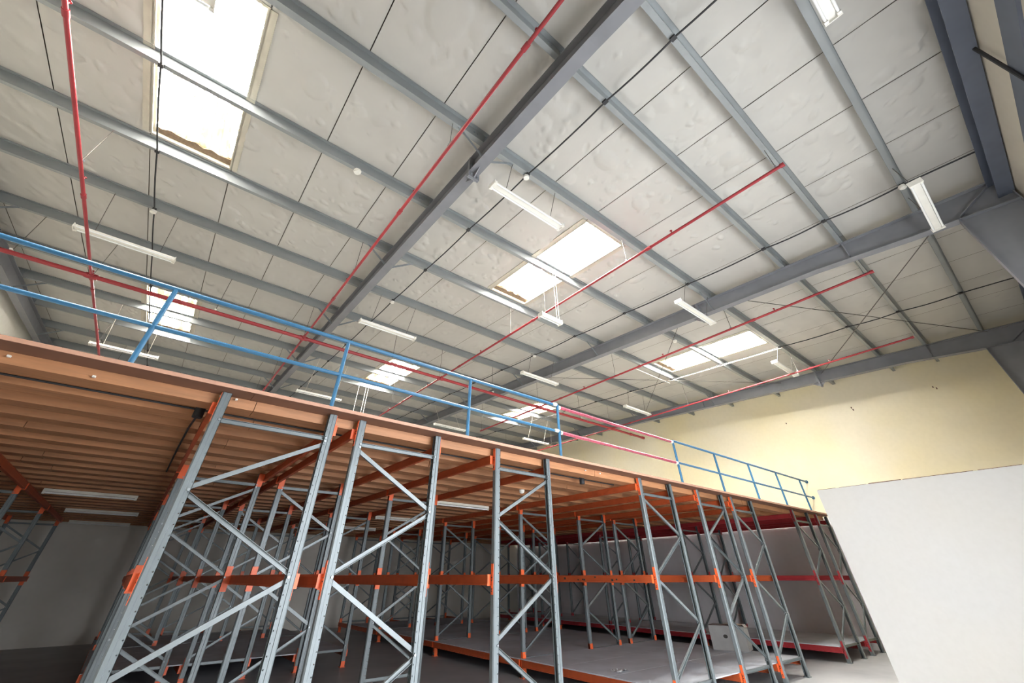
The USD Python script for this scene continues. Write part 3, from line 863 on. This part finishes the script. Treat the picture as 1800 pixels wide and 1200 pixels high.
# crumpled clear plastic on the platform
gx, gy = np.meshgrid(np.linspace(-0.16, 0.16, 14), np.linspace(-0.10, 0.10, 10), indexing='ij')
gz = 0.315 + 0.05 * np.abs(meshkit.fbm(np.stack([gx * 16, gy * 16, 0 * gx], -1), 3, 6) - 0.5) * 2
idx = np.arange(gx.size).reshape(gx.shape)
fq = np.stack([idx[:-1, :-1], idx[1:, :-1], idx[1:, 1:], idx[:-1, 1:]], -1).reshape(-1, 4)
obj('plastic_scrap', MB().add(np.stack([gx + 7.82, gy + 6.5, gz], -1).reshape(-1, 3), fq), 'plastic_sheet', smooth=True,
    label='crumpled shiny plastic scrap on the low platform boards', cat='plastic scrap')

# ------------------------------------------------------------------ blue handrails and the red wrapped bars between them
YR, RT, RM, RR = 5.25, 4.39, 3.89, 0.026


def handrail(label, x0, x1, posts, wall=None, rr=RR):
    t = thing('handrail', label, 'handrail')
    obj('top_rail', MB().tube([(x0, YR, RT), (x1, YR, RT)], rr, 12), 'rail_blue', t, smooth=40)
    obj('mid_rail', MB().tube([(x0, YR, RM), (x1, YR, RM)], rr * 0.92, 12), 'rail_blue', t, smooth=40)
    for x in posts:
        p = obj('rail_post', MB().tube([(x, YR, DK1 + 0.014), (x, YR, RT - 0.01)], rr, 12), 'rail_blue', t, smooth=40)
        obj('base_plate', MB().box(x - 0.06, x + 0.06, YR - 0.06, YR + 0.06, DK1 + 0.005, DK1 + 0.014), 'rail_blue', t)
    if wall:
        for z in (RT, RM):
            obj('wall_flange', MB().tube([(wall - 0.015, YR, z), (wall - 0.001, YR, z)], 0.05, 14), 'rail_blue', t, smooth=40)
    return t


h1 = handrail('long blue tube handrail on the left part of the deck edge', XL + 0.01, 5.47, [-4.7, -2.75, -0.74, 1.30, 3.40, 5.45])
for z in (RT, RM):
    obj('bar_socket', MB().tube([(5.32, YR - 0.03, z), (5.40, YR - 0.03, z)], 0.03, 10), 'white_plastic', h1, smooth=40)
handrail('shorter blue tube handrail at the right, fixed to the cream wall', 9.43, XR - 0.002, [9.43, 11.40, 13.36, 15.24, 17.13], wall=XR)
for z, lab in ((RT - 0.03, 'upper red barrier bar wrapped in plastic between the blue handrails'), (RM - 0.01, 'lower red barrier bar wrapped in plastic between the blue handrails')):
    t = thing('barrier_bar', lab, 'barrier bar')
    pts = [(5.49 + (9.38 - 5.49) * u, YR, z + 0.002 * math.sin(u * 40)) for u in np.linspace(0, 1, 30)]
    obj('bar_tube', MB().tube(pts, 0.030, 10), 'bar_red', t, smooth=50)
    obj('bar_end', MB().tube([(9.33, YR, z), (9.41, YR, z)], 0.036, 10), 'white_plastic', t, smooth=40)
    obj('bar_end', MB().tube([(5.475, YR, z), (5.52, YR, z)], 0.036, 10), 'white_plastic', t, smooth=40)

# ------------------------------------------------------------------ lights and cables below the deck
ul = None
for x, yy, lab in ((-1.15, 13.015, 'single white tube light under the deck at left, nearest of three'), (-1.05, 16.615, 'single white tube light under the deck at left, middle of three'),
                   (-1.2, 20.215, 'single white tube light under the deck at left, by the back wall'), (6.1, 9.415, 'single white tube light under the deck, centre aisle, nearest'),
                   (6.1, 13.015, 'single white tube light under the deck, centre aisle, second'), (6.1, 16.615, 'single white tube light under the deck, centre aisle, far')):
    if ul is None:
        ul = thing('aisle_light', lab, 'light fixture', (x, yy, 3.10))
        obj('light_body', MB().box(-0.78, 0.78, -0.03, 0.03, 0.035, 0.0855), 'white_metal', ul)
        obj('tube', MB().tube([(-0.74, 0, 0.012), (0.74, 0, 0.012)], 0.019, 10), 'tube_glass', ul, smooth=50)
        for s in (-1, 1):
            obj('lamp_holder', MB().box(s * 0.76 - 0.02, s * 0.76 + 0.02, -0.025, 0.025, -0.01, 0.04), 'white_plastic', ul)
    else:
        copy(ul, lab, (x, yy, 3.10))
t = thing('deck_cable', 'dark cable clipped under the front of the deck, with junction boxes', 'cable')
obj('cable_run', MB().tube([(x, 5.52, 3.205) for x in np.linspace(XL + 0.1, 7.2, 14)], 0.011, 6), 'cable_black', t, smooth=50)
for x, yy in ((-1.75, 5.52), (0.0, 5.52), (6.25, 5.52)):
    obj('junction_box', MB().tube([(x, yy, 3.12), (x, yy, 3.26)], 0.05, 12), 'cable_black', t, smooth=40)
obj('cable_run', MB().tube([(0.0, 5.52, 3.16), (-0.03, 6.2, 3.16), (-0.05, 7.6, 3.17), (-0.06, 9.4, 3.17)], 0.012, 6), 'cable_black', t, smooth=50)
t = thing('bulkhead_light', 'small round white lamp under the deck behind the third front frame', 'light fixture', (6.0, 7.015, 3.186))
obj('lamp_base', MB().tube([(0, 0, -0.03), (0, 0, 0)], 0.06, 14), 'white_plastic', t, smooth=40)
obj('lamp_dome', MB().ball((0, 0, -0.03), 0.055, 0.8), 'white_plastic', t, smooth=True)
